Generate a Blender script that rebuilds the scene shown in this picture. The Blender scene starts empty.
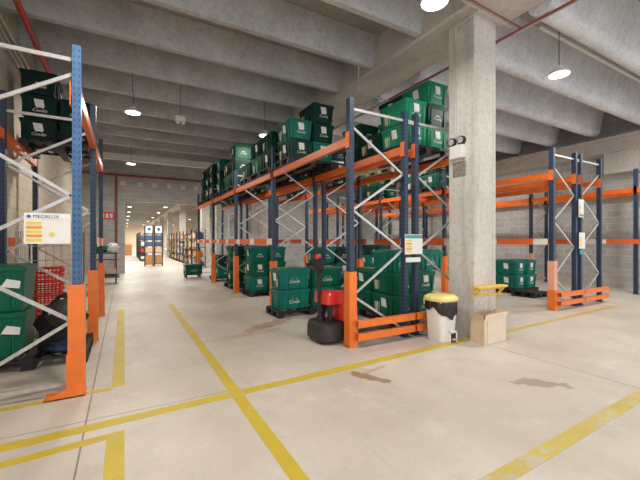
import bpy, math, random
from mathutils import Vector, Matrix
random.seed(7)
S = bpy.context.scene
C = S.collection
PI = math.pi

# ------------------------------------------------------------------ materials
def new_mat(name):
    m = bpy.data.materials.new(name); m.use_nodes = True
    nt = m.node_tree
    return m, nt, nt.nodes['Principled BSDF']

def plain(name, col, rough=.5, metal=0., noise=.0, scale=8., bump=0., coat=0., trans=0., alpha=1.):
    m, nt, b = new_mat(name)
    b.inputs['Roughness'].default_value = rough
    b.inputs['Metallic'].default_value = metal
    b.inputs['Coat Weight'].default_value = coat
    b.inputs['Transmission Weight'].default_value = trans
    b.inputs['Alpha'].default_value = alpha
    tc = nt.nodes.new('ShaderNodeTexCoord'); n = nt.nodes.new('ShaderNodeTexNoise')
    n.inputs['Scale'].default_value = scale; n.inputs['Detail'].default_value = 4
    nt.links.new(tc.outputs['Object'], n.inputs['Vector'])
    mr = nt.nodes.new('ShaderNodeMapRange')
    mr.inputs[1].default_value = .3; mr.inputs[2].default_value = .7
    mr.inputs[3].default_value = 1-noise; mr.inputs[4].default_value = 1+noise
    nt.links.new(n.outputs['Fac'], mr.inputs[0])
    mx = nt.nodes.new('ShaderNodeVectorMath'); mx.operation = 'SCALE'
    mx.inputs[0].default_value = col
    nt.links.new(mr.outputs[0], mx.inputs['Scale'])
    nt.links.new(mx.outputs[0], b.inputs['Base Color'])
    if bump:
        bp = nt.nodes.new('ShaderNodeBump'); bp.inputs['Strength'].default_value = bump
        bp.inputs['Distance'].default_value = .01
        nt.links.new(n.outputs['Fac'], bp.inputs['Height']); nt.links.new(bp.outputs[0], b.inputs['Normal'])
    return m

def emit(name, col, st):
    m, nt, b = new_mat(name)
    b.inputs['Base Color'].default_value = (*col, 1)
    b.inputs['Emission Color'].default_value = (*col, 1)
    b.inputs['Emission Strength'].default_value = st
    return m

def M(nt, op, a, b=None, c=None):
    n = nt.nodes.new('ShaderNodeMath'); n.operation = op
    for i, v in enumerate((a, b, c)):
        if v is None: continue
        if isinstance(v, (int, float)): n.inputs[i].default_value = v
        else: nt.links.new(v, n.inputs[i])
    return n.outputs[0]

def mixc(nt, fac, a, b):
    n = nt.nodes.new('ShaderNodeMix'); n.data_type = 'RGBA'
    if isinstance(fac, float): n.inputs[0].default_value = fac
    else: nt.links.new(fac, n.inputs[0])
    for s, v in ((6, a), (7, b)):
        if isinstance(v, tuple): n.inputs[s].default_value = (*v, 1)
        else: nt.links.new(v, n.inputs[s])
    return n.outputs[2]

def noise(nt, vec, scale, detail=5, rough=.6):
    n = nt.nodes.new('ShaderNodeTexNoise'); n.inputs['Scale'].default_value = scale
    n.inputs['Detail'].default_value = detail; n.inputs['Roughness'].default_value = rough
    nt.links.new(vec, n.inputs['Vector']); return n.outputs['Fac']

def rng(nt, v, a, b, c=0., d=1.):
    n = nt.nodes.new('ShaderNodeMapRange')
    for i, x in enumerate((a, b, c, d)): n.inputs[i+1].default_value = x
    nt.links.new(v, n.inputs[0]); return n.outputs[0]

def floor_material():
    m, nt, b = new_mat('floor_concrete')
    g = nt.nodes.new('ShaderNodeNewGeometry'); P = g.outputs['Position']
    sep = nt.nodes.new('ShaderNodeSeparateXYZ'); nt.links.new(P, sep.inputs[0])
    x, y = sep.outputs[0], sep.outputs[1]
    big = noise(nt, P, .55, 6); mid = noise(nt, P, 2.6, 8, .7); fine = noise(nt, P, 30, 6, .7)
    col = mixc(nt, rng(nt, big, .35, .68), (.52, .462, .39), (.67, .61, .53))
    col = mixc(nt, rng(nt, mid, .52, .78, 0, .55), col, (.44, .39, .33))
    col = mixc(nt, rng(nt, fine, .52, .8, 0, .35), col, (.37, .335, .29))
    # stains with a shape of their own
    def stain(col, cx, cy, rx, ry, ang, c, st):
        dx = M(nt, 'SUBTRACT', x, cx); dy = M(nt, 'SUBTRACT', y, cy)
        ca, sa = math.cos(ang), math.sin(ang)
        u = M(nt, 'DIVIDE', M(nt, 'ADD', M(nt, 'MULTIPLY', dx, ca), M(nt, 'MULTIPLY', dy, sa)), rx)
        v = M(nt, 'DIVIDE', M(nt, 'SUBTRACT', M(nt, 'MULTIPLY', dy, ca), M(nt, 'MULTIPLY', dx, sa)), ry)
        d = M(nt, 'SQRT', M(nt, 'ADD', M(nt, 'MULTIPLY', u, u), M(nt, 'MULTIPLY', v, v)))
        wob = noise(nt, P, 4, 7, .7)
        d = M(nt, 'ADD', d, M(nt, 'MULTIPLY', M(nt, 'SUBTRACT', wob, .5), 3.2))
        return mixc(nt, rng(nt, d, .85, 1.1, st, 0), col, c)
    col = stain(col, 2.28, 2.92, .27, .075, -1.15, (.28, .155, .075), .85)
    col = stain(col, 2.42, 3.10, .2, .04, .2, (.36, .22, .12), .5)
    col = stain(col, 3.68, 1.99, .25, .11, -.75, (.36, .28, .20), .85)
    col = stain(col, 2.15, 5.65, .75, .16, .55, (.36, .22, .14), .65)
    col = stain(col, 1.5, 5.2, .7, .12, .2, (.45, .34, .26), .4)
    # saw-cut joints
    def joint(col, axis, p, w, lo, hi, oth):
        d = M(nt, 'LESS_THAN', M(nt, 'ABSOLUTE', M(nt, 'SUBTRACT', axis, p)), w)
        a = M(nt, 'MULTIPLY', M(nt, 'GREATER_THAN', oth, lo), M(nt, 'LESS_THAN', oth, hi))
        return mixc(nt, M(nt, 'MULTIPLY', M(nt, 'MULTIPLY', d, a), .75), col, (.10, .09, .08))
    col = joint(col, x, -.265, .006, -9, 60, y)
    col = joint(col, y, 3.36, .005, -9, 1.0, x)
    col = joint(col, x, 4.42, .006, -9, 3.3, y)
    col = joint(col, y, 1.9, .004, 30, 31, x)
    # scuffs and scattered grit
    mp = nt.nodes.new('ShaderNodeMapping'); mp.inputs['Scale'].default_value = (9, .8, 1); mp.inputs['Rotation'].default_value = (0, 0, .25)
    nt.links.new(P, mp.inputs[0]); sc = noise(nt, mp.outputs[0], 1.3, 7, .75)
    col = mixc(nt, rng(nt, sc, .58, .78, 0, .5), col, (.36, .33, .29))
    gr = noise(nt, P, 60, 3, .6); patch = rng(nt, noise(nt, P, .9, 4), .5, .65)
    col = mixc(nt, M(nt, 'MULTIPLY', rng(nt, gr, .66, .72), M(nt, 'MULTIPLY', patch, .7)), col, (.28, .24, .2))
    wh = noise(nt, P, 1.7, 6, .7); col = mixc(nt, rng(nt, wh, .56, .7, 0, .45), col, (.74, .71, .66))
    nt.links.new(col, b.inputs['Base Color'])
    nt.links.new(rng(nt, mid, .3, .75, .38, .6), b.inputs['Roughness'])
    b.inputs['Specular IOR Level'].default_value = .5
    return m

def concrete(name, c1, c2, rough=.85):
    m, nt, b = new_mat(name)
    g = nt.nodes.new('ShaderNodeNewGeometry'); P = g.outputs['Position']
    a = noise(nt, P, 1.1, 8, .7); f = noise(nt, P, 14, 6, .7)
    col = mixc(nt, rng(nt, a, .32, .7), c1, c2)
    col = mixc(nt, rng(nt, f, .48, .75, 0, .55), col, tuple(v*.55 for v in c1))
    mp = nt.nodes.new('ShaderNodeMapping'); mp.inputs['Scale'].default_value = (7, 7, .6)
    nt.links.new(P, mp.inputs[0]); st = noise(nt, mp.outputs[0], 1, 4, .6)
    col = mixc(nt, rng(nt, st, .5, .75, 0, .5 if 'column' in name else .15), col, tuple(v*.5 for v in c1))
    v = nt.nodes.new('ShaderNodeTexVoronoi'); v.inputs['Scale'].default_value = 9
    nt.links.new(P, v.inputs['Vector'])
    col = mixc(nt, rng(nt, v.outputs['Distance'], .03, .06, .5, 0), col, tuple(v_*.35 for v_ in c1))
    nt.links.new(col, b.inputs['Base Color']); b.inputs['Roughness'].default_value = rough
    bp = nt.nodes.new('ShaderNodeBump'); bp.inputs['Strength'].default_value = .25; bp.inputs['Distance'].default_value = .01
    nt.links.new(f, bp.inputs['Height']); nt.links.new(bp.outputs[0], b.inputs['Normal'])
    return m

def blocks(name, c1, c2, mortar):
    m, nt, b = new_mat(name)
    g = nt.nodes.new('ShaderNodeNewGeometry'); P = g.outputs['Position']
    sep = nt.nodes.new('ShaderNodeSeparateXYZ'); nt.links.new(P, sep.inputs[0])
    cb = nt.nodes.new('ShaderNodeCombineXYZ')
    nt.links.new(M(nt, 'ADD', sep.outputs[0], sep.outputs[1]), cb.inputs[0]); nt.links.new(sep.outputs[2], cb.inputs[1])
    br = nt.nodes.new('ShaderNodeTexBrick')
    br.inputs['Scale'].default_value = 1; br.inputs['Brick Width'].default_value = .4; br.inputs['Row Height'].default_value = .2
    br.inputs['Mortar Size'].default_value = .008; br.inputs['Mortar Smooth'].default_value = .3
    br.inputs['Color1'].default_value = (*c1, 1); br.inputs['Color2'].default_value = (*c2, 1); br.inputs['Mortar'].default_value = (*mortar, 1)
    nt.links.new(cb.outputs[0], br.inputs['Vector'])
    f = noise(nt, P, 6, 7, .7)
    col = mixc(nt, rng(nt, f, .45, .8, 0, .4), br.outputs['Color'], tuple(v*.6 for v in c1))
    nt.links.new(col, b.inputs['Base Color']); b.inputs['Roughness'].default_value = .9
    bp = nt.nodes.new('ShaderNodeBump'); bp.inputs['Strength'].default_value = .5; bp.inputs['Distance'].default_value = .01
    bp.invert = True
    nt.links.new(br.outputs['Fac'], bp.inputs['Height']); nt.links.new(bp.outputs[0], b.inputs['Normal'])
    return m

def worn_paint(name, c, under, wear):
    m, nt, b = new_mat(name)
    g = nt.nodes.new('ShaderNodeNewGeometry'); P = g.outputs['Position']
    a = noise(nt, P, 5, 9, .75); f = noise(nt, P, 28, 5, .7)
    s = M(nt, 'ADD', M(nt, 'MULTIPLY', a, .7), M(nt, 'MULTIPLY', f, .3))
    col = mixc(nt, rng(nt, s, wear, wear+.07), c, under)
    col = mixc(nt, rng(nt, noise(nt, P, 2.2, 4), .4, .7, 0, .4), col, tuple(v*.72 for v in c))
    nt.links.new(col, b.inputs['Base Color']); b.inputs['Roughness'].default_value = .5
    return m

def slotted(name, c):
    """powder-coated upright with rows of punched slots"""
    m, nt, b = new_mat(name)
    tc = nt.nodes.new('ShaderNodeTexCoord'); sep = nt.nodes.new('ShaderNodeSeparateXYZ')
    nt.links.new(tc.outputs['Object'], sep.inputs[0])
    ax = M(nt, 'ABSOLUTE', sep.outputs[0]); ay = M(nt, 'ABSOLUTE', sep.outputs[1])
    inx = M(nt, 'LESS_THAN', M(nt, 'ABSOLUTE', M(nt, 'SUBTRACT', ax, .018)), .0075)
    iny = M(nt, 'LESS_THAN', M(nt, 'ABSOLUTE', M(nt, 'SUBTRACT', ay, .020)), .0085)
    fr = M(nt, 'LESS_THAN', M(nt, 'FRACT', M(nt, 'MULTIPLY', sep.outputs[2], 1/.06)), .45)
    mask = M(nt, 'MULTIPLY', M(nt, 'MAXIMUM', inx, iny), fr)
    n = noise(nt, tc.outputs['Object'], 5, 5)
    col = mixc(nt, rng(nt, n, .35, .7), tuple(v*.8 for v in c), tuple(min(1, v*1.15) for v in c))
    col = mixc(nt, M(nt, 'MULTIPLY', mask, .92 if c[2] < .2 else .55), col, (.01, .012, .016))
    nt.links.new(col, b.inputs['Base Color']); b.inputs['Roughness'].default_value = .45
    return m

def tape_material():
    m, nt, b = new_mat('barrier_tape_stripes')
    tc = nt.nodes.new('ShaderNodeTexCoord'); sep = nt.nodes.new('ShaderNodeSeparateXYZ')
    nt.links.new(tc.outputs['Object'], sep.inputs[0])
    fr = M(nt, 'LESS_THAN', M(nt, 'FRACT', M(nt, 'MULTIPLY', sep.outputs[1], 1/1.15)), .26)
    n = noise(nt, tc.outputs['Object'], 3, 3)
    col = mixc(nt, fr, (.80, .13, .025), (.85, .80, .74))
    col = mixc(nt, rng(nt, n, .5, .8, 0, .4), col, (.75, .2, .08))
    nt.links.new(col, b.inputs['Base Color']); b.inputs['Roughness'].default_value = .5
    return m

mt = dict(
    floor=floor_material(),
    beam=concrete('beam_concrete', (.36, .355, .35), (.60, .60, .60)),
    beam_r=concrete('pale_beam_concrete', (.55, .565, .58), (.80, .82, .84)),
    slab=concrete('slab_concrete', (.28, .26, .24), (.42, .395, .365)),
    girder=concrete('girder_concrete', (.50, .465, .43), (.64, .61, .57)),
    column=concrete('column_concrete', (.60, .565, .51), (.74, .71, .66)),
    wall=blocks('grey_blockwork', (.43, .43, .42), (.53, .53, .52), (.68, .675, .66)),
    wall_l=blocks('cream_blockwork', (.56, .49, .39), (.62, .55, .45), (.47, .41, .34)),
    wall_far=plain('cream_plaster', (.80, .70, .55), .9, noise=.06),
    yellow=worn_paint('yellow_floor_paint', (.60, .44, .035), (.56, .50, .40), .56),
    yellow_w=worn_paint('faded_yellow_floor_paint', (.60, .46, .09), (.56, .50, .41), .50),
    blue=slotted('blue_rack_paint', (.026, .052, .11)),
    blue_b=slotted('bright_blue_rack_paint', (.055, .15, .32)),
    orange=plain('orange_rack_paint', (.78, .15, .02), .4, noise=.12, scale=5),
    orange_g=plain('orange_guard_paint', (.87, .20, .03), .4, noise=.10, scale=6),
    galv=plain('galvanised_steel', (.56, .555, .53), .38, .55, noise=.12, scale=20),
    green=plain('green_crate_plastic', (.008, .135, .075), .38, noise=.12, scale=4),
    dark=plain('dark_green_crate_plastic', (.006, .048, .034), .42, noise=.15, scale=4),
    teal=plain('teal_crate_plastic', (.010, .175, .135), .38, noise=.12, scale=4),
    vdark=plain('blackish_green_crate_plastic', (.003, .024, .019), .6, noise=.15, scale=4),
    bright=plain('bright_green_crate_plastic', (.015, .25, .135), .45, noise=.1, scale=4),
    patch=plain('shade_toned_concrete', (.27, .245, .21), .9, noise=.3, scale=20),  # dark tone for the shade painted under the junction box
    faded=plain('faded_pink_guard_paint', (.80, .40, .28), .6, noise=.1, scale=8),
    black=plain('black_plastic', (.018, .018, .02), .5, noise=.2, scale=12),
    rubber=plain('black_rubber', (.03, .028, .026), .55, noise=.35, scale=9),
    white=plain('white_label_paper', (.86, .85, .82), .6, noise=.03),
    wplas=plain('white_plastic', (.84, .83, .80), .35, noise=.03),
    cream=plain('buff_label_paper', (.62, .50, .36), .7, noise=.2, scale=30),
    lidyel=plain('yellow_lid_plastic', (.88, .72, .26), .4, noise=.08),
    yplas=plain('yellow_plastic', (.80, .52, .06), .45, noise=.1),
    bag=plain('black_bin_liner', (.02, .022, .025), .22, noise=.3, scale=15, bump=.6),
    card=plain('cardboard', (.70, .52, .34), .85, noise=.07, scale=12),
    card_l=plain('pale_cardboard', (.82, .69, .53), .85, noise=.05, scale=12),
    card_in=plain('cardboard_inside', (.55, .38, .23), .9, noise=.07, scale=12),
    red=plain('red_enamel', (.72, .03, .022), .3, noise=.06, coat=.3),
    redp=plain('red_pipe_paint', (.50, .045, .03), .45, noise=.1),
    dkred=plain('dark_red_pipe_paint', (.27, .07, .065), .5, noise=.1),
    cloth=plain('black_cloth', (.012, .012, .014), .9, noise=.4, scale=25, bump=.5),
    denim=plain('blue_denim', (.02, .038, .09), .9, noise=.3, scale=60, bump=.4),
    conduit=plain('grey_conduit', (.55, .54, .52), .4, .3, noise=.08),
    lampglow=emit('lamp_diffuser', (1, .97, .90), 9),
    headblue=plain('blue_print', (.03, .13, .38), .5),
    teal_p=plain('teal_print', (.05, .35, .36), .5),
    yel_p=plain('yellow_print', (.85, .68, .08), .5),
    org_p=plain('orange_print', (.85, .35, .06), .5),
    wood=plain('pale_pine', (.66, .56, .42), .8, noise=.15, scale=10),
    ply=plain('orange_plywood', (.50, .25, .10), .7, noise=.1),
    bluep=plain('blue_plastic', (.06, .12, .28), .5, noise=.1),
    tape=tape_material(),
    glass=plain('window_glass', (.9, .95, 1.), .05, trans=1.),
    steelblk=plain('black_shelving_steel', (.03, .035, .045), .5),
    duct=plain('white_duct_paint', (.70, .69, .66), .5, noise=.05),
)

# ------------------------------------------------------------------ mesh helper
class MB:
    def __init__(s): s.v = []; s.f = []; s.mi = []; s.cur = 0
    def poly(s, pts, faces):
        n = len(s.v); s.v += [tuple(p) for p in pts]
        for f in faces: s.f.append(tuple(n+i for i in f)); s.mi.append(s.cur)
        return s
    def box(s, x0, x1, y0, y1, z0, z1):
        return s.poly([(x0,y0,z0),(x1,y0,z0),(x1,y1,z0),(x0,y1,z0),(x0,y0,z1),(x1,y0,z1),(x1,y1,z1),(x0,y1,z1)],
                      [(0,3,2,1),(4,5,6,7),(0,1,5,4),(1,2,6,5),(2,3,7,6),(3,0,4,7)])
    def taper(s, a, z0, b, z1):   # a,b=(x0,x1,y0,y1)
        return s.poly([(a[0],a[2],z0),(a[1],a[2],z0),(a[1],a[3],z0),(a[0],a[3],z0),(b[0],b[2],z1),(b[1],b[2],z1),(b[1],b[3],z1),(b[0],b[3],z1)],
                      [(0,3,2,1),(4,5,6,7),(0,1,5,4),(1,2,6,5),(2,3,7,6),(3,0,4,7)])
    def bar(s, p, q, w, h):
        p = Vector(p); q = Vector(q); d = (q-p).normalized()
        up = Vector((0,0,1)) if abs(d.z) < .95 else Vector((0,1,0))
        u = d.cross(up).normalized()*w/2; v = u.cross(d).normalized()*h/2
        pts = [p-u-v, p+u-v, p+u+v, p-u+v, q-u-v, q+u-v, q+u+v, q-u+v]
        return s.poly(pts, [(3,2,1,0),(4,5,6,7),(0,1,5,4),(1,2,6,5),(2,3,7,6),(3,0,4,7)])
    def cyl(s, p, q, r, n=10, r2=None):
        p = Vector(p); q = Vector(q); d = (q-p).normalized(); r2 = r if r2 is None else r2
        up = Vector((0,0,1)) if abs(d.z) < .95 else Vector((0,1,0))
        u = d.cross(up).normalized(); v = u.cross(d).normalized()
        pts = []
        for c, rr in ((p, r), (q, r2)):
            for i in range(n):
                a = 2*PI*i/n; pts.append(c+u*math.cos(a)*rr+v*math.sin(a)*rr)
        fs = [(i, (i+1) % n, n+(i+1) % n, n+i) for i in range(n)]
        fs += [tuple(range(n-1, -1, -1)), tuple(range(n, 2*n))]
        return s.poly(pts, fs)
    def tube(s, pts, r, n=8):
        for a, b in zip(pts, pts[1:]): s.cyl(a, b, r, n)
        return s
    def lathe(s, prof, n=24, c=(0,0,0), sx=1, sy=1):
        pts = []
        for r, z in prof:
            for i in range(n):
                a = 2*PI*i/n; pts.append((c[0]+r*sx*math.cos(a), c[1]+r*sy*math.sin(a), c[2]+z))
        fs = []
        for k in range(len(prof)-1):
            for i in range(n):
                j = (i+1) % n; fs.append((k*n+i, k*n+j, (k+1)*n+j, (k+1)*n+i))
        fs.append(tuple(range(n-1, -1, -1))); L = (len(prof)-1)*n; fs.append(tuple(range(L, L+n)))
        return s.poly(pts, fs)
    def prism(s, prof, x0, x1, axis='x'):     # profile of (a,b) extruded along axis
        n = len(prof)
        f = (lambda t, a, b: (t, a, b)) if axis == 'x' else ((lambda t, a, b: (a, t, b)) if axis == 'y' else (lambda t, a, b: (a, b, t)))
        pts = [f(x0, a, b) for a, b in prof]+[f(x1, a, b) for a, b in prof]
        fs = [(i, (i+1) % n, n+(i+1) % n, n+i) for i in range(n)]+[tuple(range(n-1, -1, -1)), tuple(range(n, 2*n))]
        return s.poly(pts, fs)
    def build(s, name, mats, parent=None, loc=(0,0,0), rotz=0, bevel=0, smooth=False):
        import bmesh
        me = bpy.data.meshes.new(name); me.from_pydata(s.v, [], s.f)
        if not isinstance(mats, (list, tuple)): mats = [mats]
        for m in mats: me.materials.append(m)
        for p, i in zip(me.polygons, s.mi): p.material_index = i
        bm = bmesh.new(); bm.from_mesh(me); bmesh.ops.recalc_face_normals(bm, faces=bm.faces); bm.to_mesh(me); bm.free()
        if smooth:
            for p in me.polygons: p.use_smooth = True
            me.set_sharp_from_angle(angle=math.radians(35))
        o = bpy.data.objects.new(name, me); C.objects.link(o)
        if parent: o.parent = parent
        o.location = loc; o.rotation_euler = (0, 0, rotz)
        if bevel:
            b = o.modifiers.new('bevel', 'BEVEL'); b.width = bevel; b.segments = 2; b.limit_method = 'ANGLE'
        return o

def tag(o, label=None, cat=None, group=None, kind=None):
    if label: o['label'] = label
    if cat: o['category'] = cat
    if group: o['group'] = group
    if kind: o['kind'] = kind
    return o
def thing(name, label, cat, loc=(0,0,0), rotz=0, group=None):
    o = bpy.data.objects.new(name, None); C.objects.link(o); o.empty_display_size = .1
    o.location = loc; o.rotation_euler = (0, 0, rotz)
    return tag(o, label, cat, group)
def struct(o): o['kind'] = 'structure'; return o
def kids(o): return [c for c in list(o.children)]
def dup(root, loc, rotz=0, label=None, group=None):
    r = root.copy(); C.objects.link(r); r.location = loc; r.rotation_euler = (0, 0, rotz)
    if label: r['label'] = label
    if group: r['group'] = group
    for ch in kids(root):
        if ch.name.startswith('paper_label') and random.random() < .4: continue
        c = ch.copy(); C.objects.link(c); c.parent = r
        for g in kids(ch):
            d = g.copy(); C.objects.link(d); d.parent = c
    return r
def text_obj(body, size, mat, parent, loc, rot, name='lettering', shear=0, align='CENTER', depth=.0008):
    cu = bpy.data.curves.new(name, 'FONT'); cu.body = body; cu.size = size; cu.shear = shear
    cu.align_x = align; cu.align_y = 'CENTER'; cu.extrude = depth; cu.resolution_u = 2
    t = bpy.data.objects.new(name, cu); C.objects.link(t)
    bpy.context.view_layer.update()
    me = bpy.data.meshes.new_from_object(t.evaluated_get(bpy.context.evaluated_depsgraph_get()))
    bpy.data.objects.remove(t); bpy.data.curves.remove(cu)
    me.materials.clear(); me.materials.append(mat); me.name = name
    o = bpy.data.objects.new(name, me); C.objects.link(o); o.parent = parent
    o.location = loc; o.rotation_euler = rot
    return o

# ------------------------------------------------------------------ setting
WL, WR, YB, YF = -1.62, 13.3, -7.0, 18.0
FAR = 82.0
fl = struct(MB().box(WL-.3, WR+.3, YB, FAR+.3, -.2, 0).build('floor', mt['floor']))
def line(pts, w, m):
    b = MB()
    for (x0, y0), (x1, y1) in zip(pts, pts[1:]):
        b.bar((x0, y0, .001), (x1, y1, .001), w, .002)
    o = b.build('painted_line', mt[m], fl); o['label'] = 'yellow painted floor line'
line([(-1.6, 3.18), (.87, 3.26)], .115, 'yellow')
line([(.99, 3.265), (4.42, 3.375)], .115, 'yellow')
line([(5.1, 3.37), (9.5, 3.5)], .10, 'yellow_w')
line([(-1.6, 2.90), (-.113, 3.01)], .085, 'yellow')
line([(-.055, 3.053), (-.055, -1.)], .115, 'yellow')
line([(-1.6, 3.90), (-.108, 3.975)], .075, 'yellow')
line([(-.05, 4.012), (-.05, 8.45)], .115, 'yellow')
line([(.93, -3.), (.93, 8.6)], .105, 'yellow')
line([(-.5, 1.25), (7., 1.42)], .115, 'yellow_w')

# walls
struct(MB().box(WL-.25, WL, 0.6, FAR, 0, 5.6).build('wall_left', mt['wall_l']))
struct(MB().box(WR, WR+.25, 2.4, FAR, 0, 5.6).build('wall_right', mt['wall']))
b = MB()   # cross wall with a wide opening and a window hole
b.box(WL, .04, YF, YF+.25, 0, 5.5).box(.04, 4.1, YF, YF+.25, 3.25, 5.5).box(4.1, 4.2, YF, YF+.25, 0, 5.5)
b.box(4.2, 5.3, YF, YF+.25, 0, 1.6).box(4.2, 5.3, YF, YF+.25, 2.9, 5.5).box(5.3, WR, YF, YF+.25, 0, 5.5)
struct(b.build('wall_back', mt['wall']))
struct(MB().box(WL, WR, FAR, FAR+.25, 0, 5.5).build('wall_far', mt['wall_far']))
b = MB().box(4.2, 5.3, YF+.08, YF+.12, 1.6, 1.66).box(4.2, 5.3, YF+.08, YF+.12, 2.84, 2.9)
for xx in (4.2, 4.72, 5.24): b.box(xx, xx+.06, YF+.08, YF+.12, 1.66, 2.84)
w1 = struct(b.build('window_1', mt['duct']))
MB().box(4.26, 5.24, YF+.095, YF+.105, 1.66, 2.84).build('pane', mt['glass'], w1)

# ceiling
ZB = 4.88
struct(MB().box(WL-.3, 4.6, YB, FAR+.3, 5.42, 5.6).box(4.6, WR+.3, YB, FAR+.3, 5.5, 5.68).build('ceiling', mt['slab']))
k = 0; y = 4.08-1.262*6
n = 0
while y < FAR-1:
    if not (YF-.4 < y < YF+.4) and y < 80:
        n += 1
        o = MB().prism([(y+.11, ZB), (y+.23, ZB), (y+.27, 5.1), (y+.36, 5.42), (y-.06, 5.42), (y+.05, 5.1)], WL, 4.30).build(f'trim_{n}', mt['beam'], bevel=.012)
        tag(struct(o), 'deep precast concrete ceiling beam')
    y += 1.262
# right bay: beams with rounded bellies
prof0 = []
for i in range(13):
    a = PI+PI*i/12
    prof0.append((.17*math.cos(a), .16*math.sin(a)+.16))
prof0 = [(-.33, .82), (-.26, .62), (-.19, .30)]+prof0+[(.19, .30), (.26, .62), (.33, .82)]
y = 4.02-1.24*5
while y < FAR-1:
    if not (YF-.6 < y < YF+.5) and y < 30:
        n += 1
        pr_ = [(y+a, 4.70+c) for a, c in prof0]
        o = MB().prism(pr_, 5.20, 12.85).build(f'trim_{n}', mt['beam_r'], smooth=True)
        tag(struct(o), 'pale precast ceiling beam with a rounded belly')
    y += 1.24
n += 1
o = MB().prism([(4.30, 4.86), (4.34, 4.83), (5.16, 4.83), (5.20, 4.86), (5.20, 5.6), (4.30, 5.6)], YB, FAR, 'y').build(f'trim_{n}', mt['girder'])
tag(struct(o), 'main concrete girder carried by the pillars')
n += 1
o = MB().box(12.75, WR, 2.4, YF, 4.12, 4.48).box(12.6, WR, 2.4, YF, 4.48, 4.56).build(f'trim_{n}', mt['girder'])
tag(struct(o), 'concrete ledge along the right wall')
n += 1
o = MB().box(12.85, WR, 4.2, 5.0, 3.5, 4.12).build(f'trim_{n}', mt['girder'])
tag(struct(o), 'concrete pad below the ledge on the right wall')

# pillars
CX0, CX1 = 4.51, 5.03
for i, yy in enumerate((3.35, 13.66, 24., 34.3, 44.6, 54.9, 65.2)):
    n += 1
    c = struct(MB().box(CX0, CX1, yy, yy+.46, 0, 4.83).build(f'trim_{n}', mt['column'], bevel=.012))
    tag(c, 'square concrete pillar')

# fittings on the near pillar
g = thing('junction_box', 'white junction box with two round gauges on the near concrete pillar', 'junction box', (CX0, 3.62, 2.72))
MB().box(-.07, 0, -.12, .12, 0, .20).build('housing', mt['wplas'], g, bevel=.008)
MB().box(-.004, 0, -.13, .11, -.28, -.05).build('box_shade_patch', mt['patch'], g)  # dark plate painting in the box's shadow and shaded recess
for yy in (-.07, .1):
    d = MB().cyl((-.0, yy, .27), (-.05, yy, .27), .065, 20).build('gauge', mt['black'], g)
    MB().cyl((-.051, yy, .27), (-.056, yy, .27), .048, 20).build('gauge_face', mt['conduit'], d)
o = MB().tube([(CX0-.02, 3.66, 3.05), (CX0-.02, 3.66, 4.55), (CX0-.07, 3.62, 4.72), (CX0-.07, 3.2, 4.78)], .013).build('wall_conduit', mt['conduit'])
tag(o, 'thin grey conduit running up the near concrete pillar', 'pipe')
g = thing('corner_shelf', 'yellow bracketed shelf fixed low on the near concrete pillar', 'shelf', (4.46, 3.34, .62))
MB().box(-.02, .66, -.13, -.01, .13, .16).build('shelf_board', mt['yplas'], g, bevel=.004)
MB().box(-.02, .66, -.02, 0, .09, .13).box(-.02, .66, -.02, 0, 0, .03).build('back_rail', mt['yplas'], g, bevel=.004)
for xx in (.02, .56):
    MB().prism([(-.13, .13), (-.10, .13), (-.02, .04), (-.02, 0)], xx, xx+.03).build('bracket', mt['yplas'], g)

# ------------------------------------------------------------------ racks
def upright_mesh(mat):
    b = MB()
    H = 3.42 if mat == 'blue' else 3.30
    b.box(-.035, .035, -.045, -.040, 0, H).box(-.035, -.030, -.040, .045, 0, H).box(.030, .035, -.040, .045, 0, H)
    b.box(-.035, -.015, .040, .045, 0, H).box(.015, .035, .040, .045, 0, H)
    b.box(-.07, .07, -.07, .07, 0, .008)
    o = b.build('upright', mt[mat]); me = o.data; bpy.data.objects.remove(o); return me
UP = {'blue': upright_mesh('blue'), 'blue_b': upright_mesh('blue_b')}
b = MB()
b.box(-.06, .06, -.075, -.062, 0, 1.03).box(-.06, -.048, -.062, .06, 0, 1.03).box(.048, .06, -.062, .06, 0, 1.03)
b.box(-.068, .068, -.09, -.075, .0, .42)
o = b.build('g', mt['orange_g']); GM = o.data; bpy.data.objects.remove(o)
b = MB()     # guard with sloping foot
b.box(-.065, .065, -.085, -.070, 0, 1.04).box(-.065, -.052, -.07, .06, 0, 1.04).box(.052, .065, -.07, .06, 0, 1.04)
b.box(-.075, .075, -.10, -.085, 0, .40)
b.prism([(-.24, .0), (-.24, .012), (-.07, .09), (.075, .09), (.075, 0)], -.115, -.10, 'y')
b.prism([(-.24, .0), (-.24, .012), (.075, .012), (.075, 0)], -.115, .08, 'y')
o = b.build('g', mt['orange_g']); GF = o.data; bpy.data.objects.remove(o)

b = MB()     # guard with a faded upper half
for cur, z0, z1 in ((0, 0, .42), (1, .42, 1.03)):
    b.cur = cur
    b.box(-.06, .06, -.075, -.062, z0, z1).box(-.06, -.048, -.062, .06, z0, z1).box(.048, .06, -.062, .06, z0, z1)
b.cur = 0; b.box(-.068, .068, -.09, -.075, .0, .42)
o = b.build('g', [mt['orange_g'], mt['faded']]); GP = o.data; bpy.data.objects.remove(o)

def part(name, me, parent, loc, rotz=0):
    o = bpy.data.objects.new(name, me); C.objects.link(o); o.parent = parent; o.location = loc; o.rotation_euler = (0, 0, rotz); return o

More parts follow.
